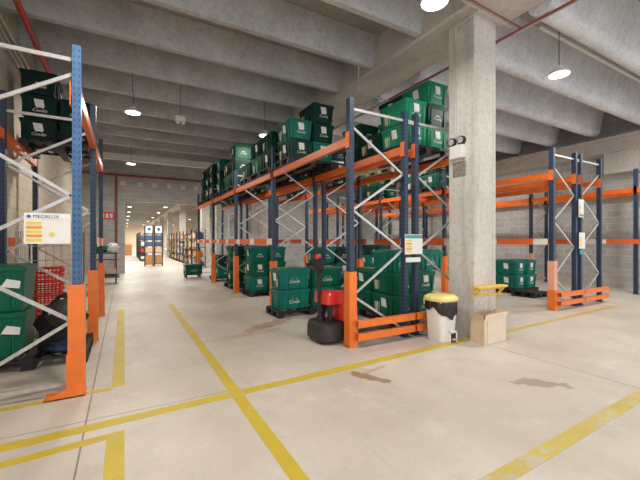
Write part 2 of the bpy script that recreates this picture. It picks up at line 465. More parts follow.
def rack(label, x0, x1, ys, flip=False, guards='front', bluefirst='blue', beams=True, rails=None, footguard=False, beam_z=2.78, low=False, faded=False):
    W = x1-x0
    R = thing('pallet_rack', label, 'rack', (x0, ys[0], 0), group=None)
    for k, yy in enumerate(ys):
        ly = yy-ys[0]
        for i, xx in enumerate((0, W)):
            part('upright', UP[bluefirst if k == 0 else 'blue'], R, (xx, ly, 0))
        # zigzag of braces
        a, c = (.04, W-.04) if not flip else (W-.04, .04)
        zs = [3.03, 2.46, 1.88, 1.31, .69, .12]
        for j in range(5):
            p = ((a, c)[j % 2], 0, zs[j]); q = ((c, a)[j % 2], 0, zs[j+1])
            MB().bar(p, q, .022, .031).build('brace', mt['galv'], R, (0, ly, 0))
        MB().bar((.04, 0, 3.28 if not low else 3.17), (W-.04, 0, 3.28 if not low else 3.17), .022, .036).build('brace', mt['galv'], R, (0, ly, 0))
        MB().bar((.04, 0, .10), (W-.04, 0, .10), .02, .035).build('brace', mt['galv'], R, (0, ly, 0))
        if guards and not (guards == 'late' and k < 2):
            xs = (0,) if guards in ('front', 'late') else ((W,) if guards == 'back' else (0, W))
            for xx in xs:
                part('column_guard', GF if (footguard and k == 0) else (GP if (faded and k in (0, 2)) else GM), R, (xx, ly, 0), 0)
    if beams:
        for k in range(len(ys)-1):
            l0, l1 = ys[k]-ys[0]+.046, ys[k+1]-ys[0]-.046
            for xx in (0, W):
                bb = MB().prism([(xx-.03, beam_z), (xx+.03, beam_z), (xx+.03, beam_z+.13), (xx+.005, beam_z+.13), (xx+.005, beam_z+.11), (xx-.03, beam_z+.11)], l0, l1, 'y')
                bb = bb.build('beam', mt['orange'], R)
                MB().box(xx-.055, xx-.046, l0-.09, l0-.01, beam_z-.05, beam_z+.17).build('beam_connector', mt['orange'], bb)
                MB().box(xx-.055, xx-.046, l1+.01, l1+.09, beam_z-.05, beam_z+.17).build('beam_connector', mt['orange'], bb)
    if rails:
        xr0, xr1 = rails
        for z in (.10, .275):
            b = MB()   # hollow rectangular tube
            z1 = z+.095
            b.box(xr0, xr1, -.17, -.163, z, z1).box(xr0, xr1, -.117, -.11, z, z1).box(xr0, xr1, -.163, -.117, z, z+.007).box(xr0, xr1, -.163, -.117, z1-.007, z1)
            b.build('end_rail', mt['orange_g'], R)
    return R
rL = rack('blue and orange pallet rack along the left cream wall', -1.39, -.39, (4.03, 6.02, 7.97), flip=True, guards='back', bluefirst='blue_b', footguard=True, low=True)
rF = rack('long pallet rack facing the aisle, with end rails beside the electric truck', 2.72, 3.72, (3.97, 6.8, 9.58, 12.42, 15.2), bluefirst='blue', rails=(.02, 1.06))
rR = rack('pallet rack standing back to back behind the aisle rack, ending at the pillar', 3.94, 4.94, (3.97, 6.8, 9.58, 12.42), flip=True, guards='back', rails=(-.12, .98))
rA = rack('pallet rack with end rails right of the pillar, its left half of the pair', 7.87, 8.80, (3.97, 6.8, 9.58, 12.42, 15.2), rails=(.02, 1.0), faded=True)
rB = rack('pallet rack with end rails right of the pillar, its right half of the pair', 9.02, 9.97, (3.97, 6.8, 9.58, 12.42, 15.2), flip=True, guards=None, rails=(-.11, 1.03))
rW = rack('single pallet rack against the grey block wall at far right', 12.15, 13.1, (1.2, 4.0, 6.8, 9.58, 12.42, 15.2), guards='late', faded=True)

def btape(x, y0, y1, label, z=1.37, h=.13):
    o = MB().box(-.0025, .0025, 0, y1-y0, 0, h).build('barrier_tape', mt['tape'], None, (x, y0, z))
    tag(o, label, 'barrier tape')
btape(2.665, 6.74, 15.25, 'red and white barrier tape along the front of the aisle rack')
btape(5.0, 4.02, 12.45, 'red and white barrier tape behind the rack next to the pillar')
btape(7.815, 4.03, 15.2, 'red and white tape on the left side of the double rack right of the pillar')
btape(10.025, 4.03, 15.2, 'red and white tape on the right side of the double rack right of the pillar')
btape(12.09, 1.2, 15.2, 'red and white tape along the rack against the grey wall')
btape(-.335, 5.98, 7.98, 'red and white tape on the aisle side of the left rack')
btape(-1.45, 3.9, 7.98, 'red and white tape at the wall side of the left rack')

# frame spacers joining the back-to-back pairs are part of the racks
for R, w, g_ in ((rF, 1.0, .22), (rA, .93, .22)):
    MB().box(w+.046, w+g_-.046, -.02, .02, 3.24, 3.30).build('spacer', mt['galv'], R)

# ------------------------------------------------------------------ signs on racks
def load_sign(x, y, z, w, h, label, title=None, tmat='teal_p', header=None):
    g = thing('load_sign', label, 'sign', (x, y, z))
    MB().box(0, w, -.006, 0, 0, h).build('board', mt['white'], g)
    hd = MB().box(.004, w-.004, -.008, -.006, h*.80, h*.97)
    hd.build('header', mt[header or 'white'], g)
    if title: text_obj(title, h*.15, mt[tmat], g, (w*.47, -.0095, h*.885), (PI/2, 0, 0))
    r = MB()
    for i in range(5):
        r.cur = i % 2; r.box(w*.05, w*.38, -.008, -.006, h*(.08+.135*i), h*(.08+.135*i+.09))
    r.build('rating_rows', [mt['yel_p'], mt['org_p']], g)
    return g
s1 = load_sign(-.765, 3.93, 1.425, .335, .275, 'white load sign with blue lettering on the left rack end', 'MECALUX', 'headblue')
MB().cyl((.035, -.0078, .243), (.035, -.0095, .243), .015, 16).build('emblem', mt['headblue'], s1)
MB().cyl((.20, -.0065, .085), (.20, -.0085, .085), .02, 16).build('yellow_mark', mt['yel_p'], s1)
s = load_sign(3.66, 3.90, 1.25, .36, .30, 'white load sign with teal heading on the near aisle rack end', None, header='teal_p')
o = MB().box(0, .3, -.005, 0, 0, .07).build('notice_plate', mt['white'], None, (3.68, 3.90, 1.13)); tag(o, 'small white plate just under the teal headed load sign', 'sign')
s = load_sign(8.80, 3.89, 1.98, .22, .40, 'tall white sign higher up on the double rack right of the pillar', None, header='white')
MB().box(.02, .20, -.009, -.006, .02, .07).build('teal_band', mt['teal_p'], s)
s = load_sign(8.82, 3.89, 1.28, .26, .36, 'white load sign at eye level on the double rack right of the pillar', None)
o = MB().box(0, .2, -.005, 0, 0, .10).build('notice_plate', mt['teal_p'], None, (8.85, 3.89, 1.15)); tag(o, 'small teal plate lowest on the double rack right of the pillar', 'sign')

# ------------------------------------------------------------------ crates
CL, CW, CH = .66, .48, .385
cname = {'vdark': 'blackish green', 'bright': 'bright green', 'green': 'green', 'dark': 'dark green', 'teal': 'teal'}
_proto = {}
def logo_mesh(parent, loc, rot, s=1.):
    """script word with a small tree crown above it"""
    t = text_obj('Condis', .085*s, mt['white'], parent, loc, rot, 'logo', shear=.35)
    me = t.data
    import bmesh
    bm = bmesh.new(); bm.from_mesh(me)
    for cx, cy, r in ((-.03*s, .075*s, .026*s), (.012*s, .09*s, .032*s), (.05*s, .07*s, .022*s)):
        bmesh.ops.create_circle(bm, cap_ends=True, segments=12, radius=r, matrix=Matrix.Translation((cx, cy, .001)))
    bm.to_mesh(me); bm.free()
    return t
def crate_proto(col, variant):
    g = thing('lidded_crate', 'x', 'crate')
    hx, hy = CL/2, CW/2
    b = MB().taper((-hx+.035, hx-.035, -hy+.035, hy-.035), 0, (-hx+.012, hx-.012, -hy+.012, hy-.012), .31)
    for i in range(5):      # ribs of the long sides, leaving a smooth panel for the badge
        if i == 2: continue
        xx = -hx+.09+i*(CL-.18)/4
        for sy in (-1, 1): b.box(xx-.008, xx+.008, min(sy*(hy-.03), sy*(hy-.006)), max(sy*(hy-.03), sy*(hy-.006)), .02, .31)
    for sx in (-1, 1):
        for yy in (-.16, .16): b.box(min(sx*(hx-.03), sx*(hx-.006)), max(sx*(hx-.03), sx*(hx-.006)), yy-.008, yy+.008, .02, .31)
    b.box(-hx+.004, hx-.004, -hy+.004, hy-.004, .29, .31)
    b.build('crate_body', mt[col], g)
    l = MB().box(-hx, hx, -hy, hy, .325, .350).box(-hx, hx, -hy, -hy+.012, .308, .326).box(-hx, hx, hy-.012, hy, .308, .326)
    l.box(-hx, -hx+.012, -hy, hy, .308, .326).box(hx-.012, hx, -hy, hy, .308, .326)
    l.box(-hx+.05, hx-.05, -hy+.05, -.008, .35, .372).box(-hx+.05, hx-.05, .008, hy-.05, .35, .372)
    l.build('crate_lid', mt[col], g, bevel=.004)
    zl = .15; g.scale = (1, 1, 1.04)
    if variant == 'long':
        logo_mesh(g, (0, -hy+.018, zl-.02), (PI/2-.07, 0, 0)); logo_mesh(g, (0, hy-.018, zl-.02), (PI/2-.07, 0, PI))
        for sx in (-1, 1):
            MB().poly([(sx*(hx-.013), -.08, .14), (sx*(hx-.013), .07, .14), (sx*(hx-.0035), .08, .29), (sx*(hx-.0035), -.06, .28)], [(0,1,2,3)]).build('paper_label', mt['white'], g)
            MB().poly([(sx*(hx-.018), -.17, .04), (sx*(hx-.018), -.04, .05), (sx*(hx-.008), -.05, .17), (sx*(hx-.008), -.17, .19)], [(0,1,2,3)]).build('paper_label', mt['cream'], g)
    else:
        logo_mesh(g, (hx-.018, 0, zl-.03), (PI/2-.07, 0, PI/2), .8); logo_mesh(g, (-hx+.018, 0, zl-.03), (PI/2-.07, 0, -PI/2), .8)
        for sx in (-1, 1):
            MB().poly([(sx*(hx-.012), -.07, .18), (sx*(hx-.012), .05, .18), (sx*(hx-.004), .07, .29), (sx*(hx-.004), -.05, .295)], [(0,1,2,3)]).build('paper_label', mt['white'], g)
        for sy in (-1, 1):
            MB().poly([(-.10, sy*(hy-.013), .13), (.04, sy*(hy-.013), .14), (.05, sy*(hy-.0035), .29), (-.08, sy*(hy-.0035), .28)], [(0,1,2,3)]).build('paper_label', mt['white'], g)
            MB().poly([(.10, sy*(hy-.018), .05), (.22, sy*(hy-.018), .04), (.23, sy*(hy-.007), .20), (.09, sy*(hy-.007), .21)], [(0,1,2,3)]).build('paper_label', mt['cream'], g)
    return g
def crate(x, y, z, rot90, col, label):
    """x,y = centre of the footprint"""
    v = 'short' if rot90 else 'long'
    rz = (PI/2 if rot90 else 0)+random.uniform(-.012, .012)
    if (col, v) not in _proto:
        o = crate_proto(col, v); _proto[(col, v)] = o; o.location = (x, y, z); o.rotation_euler = (0, 0, rz)
        o['label'] = label
        return o
    return dup(_proto[(col, v)], (x, y, z), rz, label)

TN = {1: ['single'], 2: ['bottom', 'top'], 3: ['bottom', 'middle', 'top'], 4: ['lowest', 'second', 'third', 'topmost']}
def stack(x0, y0, z0, grid, rot90, cols, desc, pitch=.39):
    """grid[iy][ix] = tiers; first row is the nearest to the camera"""
    sx, sy = (CW, CL) if rot90 else (CL, CW)
    ny = len(grid); nx = len(grid[0]); c = 0
    for iy in range(ny):
        for ix in range(nx):
            t = grid[iy][ix]
            for k in range(t):
                col = cols[(ix+iy*2+k) % len(cols)]
                w = []
                if ny == 2: w.append(('front', 'rear')[iy])
                if ny == 3: w.append(('front', 'mid', 'rear')[iy])
                if nx > 1: w.append(('left', 'right')[ix] if nx == 2 else ('left', 'centre', 'right')[ix])
                lab = f"{cname[col]} crate, {TN[t][k]}{' ' if w else ''}{' '.join(w)}, {desc}"
                crate(x0+sx/2+ix*(sx+.02)+random.uniform(-.006, .006), y0+sy/2+iy*(sy+.02)+random.uniform(-.004, .004), z0+k*pitch, rot90, col, lab)

# pallets
_pal = []
def pallet(x, y, z, label, sx=1.0, sy=.8, mat='black', name='pallet'):
    g = thing(name, label, 'pallet', (x, y, z))
    b = MB()
    nn = 7
    for i in range(nn):
        xx = i*(sx-.09)/(nn-1); b.box(xx, xx+.09, 0, sy, .115, .14)
    b.box(0, sx, 0, .08, .09, .116).box(0, sx, sy/2-.04, sy/2+.04, .09, .116).box(0, sx, sy-.08, sy, .09, .116)
    b.build('deck', mt[mat], g, bevel=.003)
    for xx in (0, sx/2-.06, sx-.12):
        f = MB()
        for yy in (0, sy/2-.05, sy-.10): f.box(xx, xx+.12, yy, yy+.10, .02, .09)
        f.box(xx, xx+.12, 0, sy, 0, .02)
        f.build('runner', mt[mat], g)
    return g
L2 = 2.912; T2 = L2+.141
# aisle rack, upper level
pallet(2.70, 5.98, L2, 'black pallet under the near stack on the aisle rack top level', 1.04, .76)
stack(2.76, 6.03, T2, [[2, 3]], True, ['dark', 'teal', 'dark'], 'aisle rack top level, first stack from pillar')
pallet(2.70, 6.95, L2, 'black pallet second from the pillar on the aisle rack top level', 1.04, 1.38)
stack(2.74, 6.97, T2, [[2, 2], [2, 2]], True, ['dark', 'dark', 'green'], 'aisle rack top level, behind second frame')
pallet(2.70, 8.40, L2, 'black pallet third from the pillar on the aisle rack top level', 1.04, .75)
stack(2.74, 8.44, T2, [[1, 1]], True, ['dark', 'dark'], 'aisle rack top level, before third frame')
pallet(2.70, 9.72, L2, 'black pallet just past the third frame on the aisle rack top', 1.04, 1.4)
stack(2.74, 9.74, T2, [[3, 3], [2, 3]], True, ['dark', 'dark', 'green'], 'aisle rack top level, past third frame')
pallet(2.70, 11.4, L2, 'black pallet just before the fourth frame on the aisle rack top', 1.04, .92)
stack(2.78, 11.75, T2, [[3]], False, ['green', 'dark', 'teal'], 'aisle rack top level, before fourth frame')
pallet(2.70, 12.6, L2, 'black pallet just past the fourth frame on the aisle rack top', 1.04, 1.4)
stack(2.74, 12.62, T2, [[3, 2], [3, 3]], True, ['dark'], 'aisle rack top level, past fourth frame')
pallet(2.70, 14.1, L2, 'black pallet at the far end of the aisle rack top level', 1.04, .8)
stack(2.74, 14.15, T2, [[3, 3]], True, ['dark'], 'aisle rack top level, far end')
# rear rack, upper level
pallet(3.97, 4.18, L2, 'black pallet beside the pillar on the rear rack top level', 1.0, 1.3)
stack(4.02, 4.24, T2, [[2, 3], [1, 3]], True, ['bright', 'bright', 'dark'], 'high rear rack beside the pillar')
pallet(4.10, 5.62, L2, 'pale wooden pallet on the top level of the rear rack', .9, 1.0, 'wood')
stack(4.12, 5.66, T2, [[2]], True, ['dark'], 'on pale wooden pallet, rear rack top')
pallet(3.97, 7.3, L2, 'black pallet on the rear rack top behind its second frame', 1.0, 1.1)
stack(4.02, 7.36, T2, [[2, 2], [2, 2]], True, ['dark', 'dark'], 'rear rack top level past second frame')
pallet(3.97, 9.8, L2, 'black pallet on the rear rack top behind its third frame', 1.0, 1.1)
stack(4.02, 9.84, T2, [[3, 3]], True, ['dark'], 'rear rack top level past third frame')
# aisle rack, floor level
pallet(2.50, 6.02, 0, 'black pallet on the floor under the two logo crate stacks', 1.45, .62)
stack(2.54, 6.06, .142, [[2]], False, ['teal', 'teal'], 'floor stack left of the electric truck', .39)
stack(3.28, 6.06, .142, [[2]], False, ['teal', 'green'], 'floor stack behind the electric truck', .39)
pallet(2.84, 8.66, 0, 'black pallet on the floor before the third aisle frame', 1.08, .76)
stack(2.87, 8.70, .142, [[3, 3]], True, ['teal', 'green', 'teal'], 'floor stack before third aisle frame')
pallet(2.80, 9.72, 0, 'black pallet on the floor past the third aisle frame', 1.1, 1.5)
stack(2.83, 9.76, .142, [[3, 3], [3, 3]], True, ['dark', 'green', 'dark'], 'floor stack past third aisle frame')
pallet(2.85, 12.62, 0, 'black pallet on the floor past the fourth aisle frame', 1.1, 1.0)
stack(2.95, 12.66, .142, [[2], [2]], False, ['teal', 'dark'], 'floor stack past fourth aisle frame')
# rear rack, floor level
pallet(4.0, 4.45, 0, 'black pallet on the floor inside the rear rack by the bin', 1.12, 1.1)
stack(4.0, 4.50, .142, [[2, 2], [2, 2]], True, ['green', 'green', 'green'], 'floor stack in rear rack by bin')
crate(4.30, 4.84, .142+.76, False, 'teal', 'teal crate laid across the left of the floor stack behind the bin')
crate(4.98, 4.84, .142+.76, False, 'teal', 'teal crate laid across the right of the floor stack behind the bin')
pallet(4.05, 7.2, 0, 'black pallet on the floor deep in the rear rack', 1.1, 1.1)
stack(4.05, 7.24, .142, [[3, 3]], True, ['teal', 'dark'], 'floor stack deep in the rear rack')
# far racks
pallet(7.85, 7.0, L2, 'black pallet on the top level of the far lane rack, nearer one', 1.0, 1.4)
stack(7.88, 7.03, T2, [[2, 2], [2, 2]], True, ['teal', 'dark', 'green'], 'far lane rack top level, nearer')
pallet(7.85, 9.8, L2, 'black pallet on the top level of the far lane rack, farther one', 1.0, 1.4)
stack(7.88, 9.83, T2, [[2, 3], [3, 2]], True, ['dark', 'green'], 'far lane rack top level, farther')
pallet(7.9, 10.3, 0, 'black pallet under the far stack in the double rack right of the pillar', 1.1, 1.0)
stack(7.92, 10.34, .142, [[3, 3]], True, ['green', 'teal', 'dark'], 'far stack in left half of the double rack')
pallet(9.30, 5.55, 0, 'black pallet under the teal stack right of the pillar', 1.0, .74)
stack(9.32, 5.60, .142, [[2, 2]], True, ['teal'], 'floor stack seen right of the pillar')
pallet(9.0, 4.95, 0, 'low black pallet behind the end rails of the double rack', .6, .6)
# left rack, upper level
pallet(-1.42, 6.95, L2, 'black pallet on the top level of the left rack', 1.04, .92)
stack(-1.44, 7.12, T2, [[3, 2]], True, ['vdark'], 'top level of left rack')

# ------------------------------------------------------------------ left rack, floor level
g = pallet(-1.50, 4.98, .0, 'wide black pallet on the floor inside the left rack', 1.12, .92)
def big_bin(x, y, z, label, w=.64, d=.6, h=.515):
    g = thing('storage_bin', label, 'bin', (x, y, z), group=None)
    b = MB().taper((-w/2+.04, w/2-.04, -d/2+.04, d/2-.04), 0, (-w/2+.01, w/2-.01, -d/2+.01, d/2-.01), h-.05)
    for xx in (-.2, .2): b.box(xx-.012, xx+.012, -d/2+.006, -d/2+.04, .03, h-.06)
    b.build('bin_body', mt['green'], g, bevel=.01)
    MB().box(-w/2, w/2, -d/2, d/2, h-.06, h-.01).box(-w/2+.05, w/2-.05, -d/2+.05, d/2-.05, h-.01, h).build('bin_lid', mt['green'], g, bevel=.012)
    logo_mesh(g, (-.06, -d/2+.012, h*.5), (PI/2-.06, 0, 0), 1.2)
    MB().poly([(.10, -d/2+.005, h*.55), (.26, -d/2+.005, h*.5), (.27, -d/2+.003, h*.66), (.15, -d/2+.003, h*.72)], [(0,1,2,3)]).build('paper_label', mt['white'], g)
    return g
big_bin(-1.28, 5.34, .142, 'large green lidded bin at bottom left on the pallet in the left rack')
big_bin(-1.28, 5.34, .66, 'large green lidded bin on top, showing white lettering, left rack')
# black clothing heap and jeans beside the bins
def blob(name, mat, loc, rad, seed, label, cat, flat=.0):
    import bmesh
    rnd = random.Random(seed)
    bm = bmesh.new(); bmesh.ops.create_icosphere(bm, subdivisions=4, radius=1)
    from mathutils import noise as mn
    for v in bm.verts:
        p = v.co.copy(); q = p*2.1+Vector((seed*3.1, seed, 0))
        f = 1+.30*mn.noise(q)+.14*mn.noise(q*2.7)+.05*math.sin(p.x*9+p.z*6+seed)
        v.co = Vector((p.x*rad[0]*f, p.y*rad[1]*f, max(p.z*rad[2]*f, -rad[2]*.75)+rad[2]*.75))
    me = bpy.data.meshes.new(name); bm.to_mesh(me); bm.free(); me.materials.append(mt[mat])
    for p in me.polygons: p.use_smooth = True
    o = bpy.data.objects.new(name, me); C.objects.link(o); o.location = loc
    return tag(o, label, cat)
blob('black_jacket', 'cloth', (-.66, 5.20, .142), (.24, .17, .36), 2, 'black jacket heaped beside the large green bins on the left pallet', 'jacket')
blob('jeans', 'denim', (-.60, 5.08, .142), (.17, .10, .09), 5, 'dark blue jeans folded under the black jacket on the left pallet', 'jeans')
g = thing('helmet', 'black round helmet with a rim on top of the black jacket', 'helmet', (-.60, 4.98, .60)); g.rotation_euler = (.9, .15, 0)
MB().lathe([(.0, .0), (.135, .0), (.155, .03), (.15, .09), (.12, .15), (.06, .19), (.0, .20)], 24).build('shell', mt['rubber'], g, smooth=True)
MB().lathe([(.15, .0), (.175, .005), (.175, .025), (.15, .03)], 24).build('rim', mt['black'], g, smooth=True)
for a in range(4): MB().cyl((.13*math.cos(a*PI/2+.4), .13*math.sin(a*PI/2+.4), .10), (.15*math.cos(a*PI/2+.4), .15*math.sin(a*PI/2+.4), .10), .02, 10).build('vent', mt['conduit'], g)

# wire roll cage with red baskets behind
def roll_cage(x, y, label, w=.72, d=.8, h=1.6):
    g = thing('roll_cage', label, 'roll cage', (x, y, 0))
    MB().box(0, w, 0, d, .14, .17).build('base', mt['galv'], g)
    for (x0, y0, x1, y1) in ((0, 0, 0, d), (w, 0, w, d), (0, d, w, d)):
        b = MB()
        for i in range(8):
            t = i/7; b.cyl((x0+(x1-x0)*t, y0+(y1-y0)*t, .17), (x0+(x1-x0)*t, y0+(y1-y0)*t, h), .005 if 0 < i < 7 else .012, 6)
        for j in range(7):
            z = .2+j*(h-.2)/6; b.cyl((x0, y0, z), (x1, y1, z), .006, 6)
        b.build('wire_side', mt['galv'], g)
    for xx in (.06, w-.06):
        for yy in (.06, d-.06):
            MB().cyl((xx-.015, yy, .06), (xx+.015, yy, .06), .06, 14).box(xx-.02, xx+.02, yy-.02, yy+.02, .10, .14).build('caster', mt['black'], g)
    return g
roll_cage(-1.32, 6.35, 'wire roll cage with red baskets behind the left rack load sign')
def red_basket(x, y, z, label):
    g = thing('red_basket', label, 'basket', (x, y, z))
    b = MB()
    for i in range(9):
        t = -.2+i*.05
        b.bar((t*.9, -.13, .01), (t, -.15, .22), .012, .006).bar((t*.9, .13, .01), (t, .15, .22), .012, .006)
    for i in range(6):
        t = -.13+i*.052
        b.bar((-.19, t, .01), (-.22, t*1.1, .22), .012, .006).bar((.19, t, .01), (.22, t*1.1, .22), .012, .006)
    b.box(-.19, .19, -.13, .13, 0, .012)
    for z_ in (.07, .14): b.box(-.215, .215, -.148, -.142, z_, z_+.02).box(-.215, .215, .142, .148, z_, z_+.02).box(-.215, -.205, -.145, .145, z_, z_+.02).box(.205, .215, -.145, .145, z_, z_+.02)
    b.build('basket_body', mt['red'], g)
    MB().box(-.235, .235, -.165, -.15, .21, .235).box(-.235, .235, .15, .165, .21, .235).box(-.235, -.22, -.15, .15, .21, .235).box(.22, .235, -.15, .15, .21, .235).build('basket_rim', mt['red'], g)
for i in range(4):
    red_basket(-1.06, 6.85, .172+i*.21, f"red basket, {TN[4][i]} in the pile inside the wire roll cage")

# floor cable / bar near the left rack
o = MB().tube([(-1.5, 4.33, .012), (-.9, 4.34, .012), (-.48, 4.38, .012)], .012).build('floor_bar', mt['galv']); tag(o, 'grey metal bar lying on the floor under the left rack', 'bar')

# ------------------------------------------------------------------ pedal bin
g = thing('pedal_bin', 'white pedal bin with yellow lid and black liner beside the pillar', 'waste bin', (4.05, 3.56, 0)); g.scale = (.84, .84, 1.0)
def rr(w, d, r, n=5):
    pts = []
    for cx, cy, a0 in ((w/2-r, d/2-r, 0), (-w/2+r, d/2-r, PI/2), (-w/2+r, -d/2+r, PI), (w/2-r, -d/2+r, 3*PI/2)):
        for i in range(n+1):
            a = a0+PI/2*i/n; pts.append((cx+r*math.cos(a), cy+r*math.sin(a)))
    return pts
def loft(b, secs):
    n = len(secs[0][1]); pts = []
    for z, pr2 in secs: pts += [(a, c, z) for a, c in pr2]
    fs = []
    for k in range(len(secs)-1):
        for i in range(n):
            j = (i+1) % n; fs.append((k*n+i, k*n+j, (k+1)*n+j, (k+1)*n+i))
    fs += [tuple(range(n-1, -1, -1)), tuple(range((len(secs)-1)*n, len(secs)*n))]
    return b.poly(pts, fs)
loft(MB(), [(0, rr(.34, .34, .09)), (.02, rr(.37, .37, .10)), (.45, rr(.44, .42, .13)), (.58, rr(.46, .44, .14))]).build('bin_body', mt['wplas'], g, smooth=True)
MB().box(.0, .13, -.205, -.175, .0, .13).build('pedal_recess', mt['black'], g)
MB().box(.02, .11, -.25, -.18, .035, .055).build('pedal', mt['conduit'], g, bevel=.004)
MB().box(-.03, .0, -.215, -.17, 0, .16).box(.13, .16, -.215, -.17, 0, .16).box(-.03, .16, -.215, -.17, .13, .16).build('pedal_housing', mt['wplas'], g, bevel=.006)
# liner: skirt with a wavy hanging edge
pts = []; fs = []; N = 60
for k, (z, s_) in enumerate(((.60, 1.0), (.56, 1.05), (.50, 1.06), (.42, 1.045))):
    for i in range(N):
        a = 2*PI*i/N
        ru = .235*s_*(1+.025*math.sin(a*11)+.015*math.sin(a*17+1))
        dz = 0 if k < 2 else (-.035*math.sin(a*3+.8)-.02*math.sin(a*7)+(-.06 if k == 3 else -.02)*(math.cos(a+.9)))
        p = 1/max(abs(math.cos(a))**3+abs(math.sin(a))**3, 1e-6)**(1/3)
        pts.append((ru*p*math.cos(a)*.99, ru*p*math.sin(a)*.95, z+dz))
for k in range(3):
    for i in range(N):
        j = (i+1) % N; fs.append((k*N+i, k*N+j, (k+1)*N+j, (k+1)*N+i))
o = MB().poly(pts, fs).build('bin_liner', mt['bag'], g, smooth=False)
sm = o.modifiers.new('s', 'SOLIDIFY'); sm.thickness = .003
loft(MB(), [(.585, rr(.50, .48, .18)), (.60, rr(.53, .51, .19)), (.635, rr(.52, .50, .19)), (.665, rr(.44, .42, .17)), (.68, rr(.28, .26, .12))]).build('bin_lid', mt['lidyel'], g, smooth=True)

# ------------------------------------------------------------------ cardboard box
g = thing('cardboard_box', 'open cardboard box on the floor at the foot of the pillar', 'box', (4.36, 3.07, 0), .02)
w, d, h = .50, .22, .33
MB().box(0, w, 0, .006, 0, h).build('front_panel', mt['card_l'], g)
MB().box(0, .006, .006, d, 0, h).build('side_panel', mt['card'], g)
MB().box(w-.006, w, .006, d, 0, h).build('side_panel', mt['card'], g)
MB().box(.006, w-.006, d-.006, d, 0, h).box(.006, w-.006, .006, d-.006, 0, .006).build('back_panel', mt['card_in'], g)
MB().poly([(0, 0, h), (w, 0, h), (w+.01, -.035, h+.10), (-.01, -.035, h+.10), (0, .006, h), (w, .006, h), (w+.01, -.029, h+.10), (-.01, -.029, h+.10)], [(0,1,2,3),(7,6,5,4),(2,6,7,3),(1,5,6,2),(0,3,7,4)]).build('flap', mt['card_l'], g)
MB().poly([(0, .006, h), (0, d, h), (-.05, d, h+.09), (-.05, .006, h+.09), (.005, .006, h), (.005, d, h), (-.045, d, h+.09), (-.045, .006, h+.09)], [(0,1,2,3),(7,6,5,4),(2,6,7,3),(1,5,6,2),(0,3,7,4)]).build('flap', mt['card'], g)
MB().poly([(w, .006, h), (w, d, h), (w+.05, d, h+.09), (w+.05, .006, h+.09), (w-.005, .006, h), (w-.005, d, h), (w+.045, d, h+.09), (w+.045, .006, h+.09)], [(3,2,1,0),(4,5,6,7),(3,7,6,2),(2,6,5,1),(4,7,3,0)]).build('flap', mt['card'], g)
MB().box(0, w, d, d+.005, h, h+.07).build('flap', mt['card_in'], g)
MB().box(.04, .07, -.001, 0, 0, h).build('packing_tape', mt['card'], g)

# ------------------------------------------------------------------ electric pallet truck (forks towards +X)
g = thing('electric_pallet_truck', 'red and black electric pallet truck with tiller at the aisle rack end', 'pallet truck', (2.48, 4.38, 0))
sk = MB()
loft(sk, [(.03, rr(.36, .52, .14)), (.06, rr(.42, .58, .16)), (.20, rr(.42, .58, .16)), (.27, rr(.39, .55, .15)), (.29, rr(.33, .49, .13))]).build('chassis_skirt', mt['rubber'], g, (.08, 0, 0), smooth=True)
MB().box(.28, .50, -.26, .26, .06, .36).build('mast_frame', mt['black'], g, bevel=.015)
loft(MB(), [(.30, rr(.26, .48, .05)), (.50, rr(.27, .49, .06)), (.64, rr(.24, .46, .07)), (.69, rr(.17, .36, .07))]).build('battery_cover', mt['red'], g, (.37, 0, 0), smooth=True)
loft(MB(), [(.55, rr(.30, .40, .05)), (.68, rr(.29, .40, .06)), (.72, rr(.24, .34, .06))]).build('motor_cover', mt['red'], g, (.14, 0, 0), smooth=True)
for yy in (-.10, .10):
    MB().cyl((.10, yy, .28), (.10, yy, .56), .035, 12).build('lift_cylinder', mt['black'], g)
MB().cyl((-.0, 0, .28), (-.0, 0, .36), .06, 14).build('tiller_joint', mt['black'], g)
MB().bar((-.0, 0, .34), (-.03, 0, .98), .045, .06).build('tiller_arm', mt['black'], g, bevel=.008)
h_ = MB()
lp = [(-.03, -.05, 1.0), (-.035, -.13, 1.06), (-.04, -.13, 1.14), (-.04, -.05, 1.2), (-.04, .05, 1.2), (-.04, .13, 1.14), (-.035, .13, 1.06), (-.03, .05, 1.0), (-.03, -.05, 1.0)]
h_.tube(lp, .016).build('tiller_handle', mt['black'], g)
MB().box(-.07, -.01, -.05, .05, 1.0, 1.17).build('control_head', mt['black'], g, bevel=.01)
MB().lathe([(0, 0), (.04, 0), (.048, .02), (.045, .06), (.02, .075), (0, .075)], 16, (-.04, 0, 1.19)).build('emergency_button', mt['red'], g, smooth=True)
for yy in (-.20, .20):
    MB().box(.50, 1.62, yy-.075, yy+.075, .055, .09).prism([(1.62, .055), (1.72, .06), (1.72, .07), (1.62, .09)], yy-.07, yy+.07, 'y').build('fork', mt['black'], g)
    MB().cyl((1.5, yy-.05, .035), (1.5, yy+.05, .035), .034, 12).build('load_roller', mt['rubber'], g)
MB().cyl((.08, -.04, .06), (.08, .04, .06), .06, 16).build('drive_wheel', mt['black'], g)

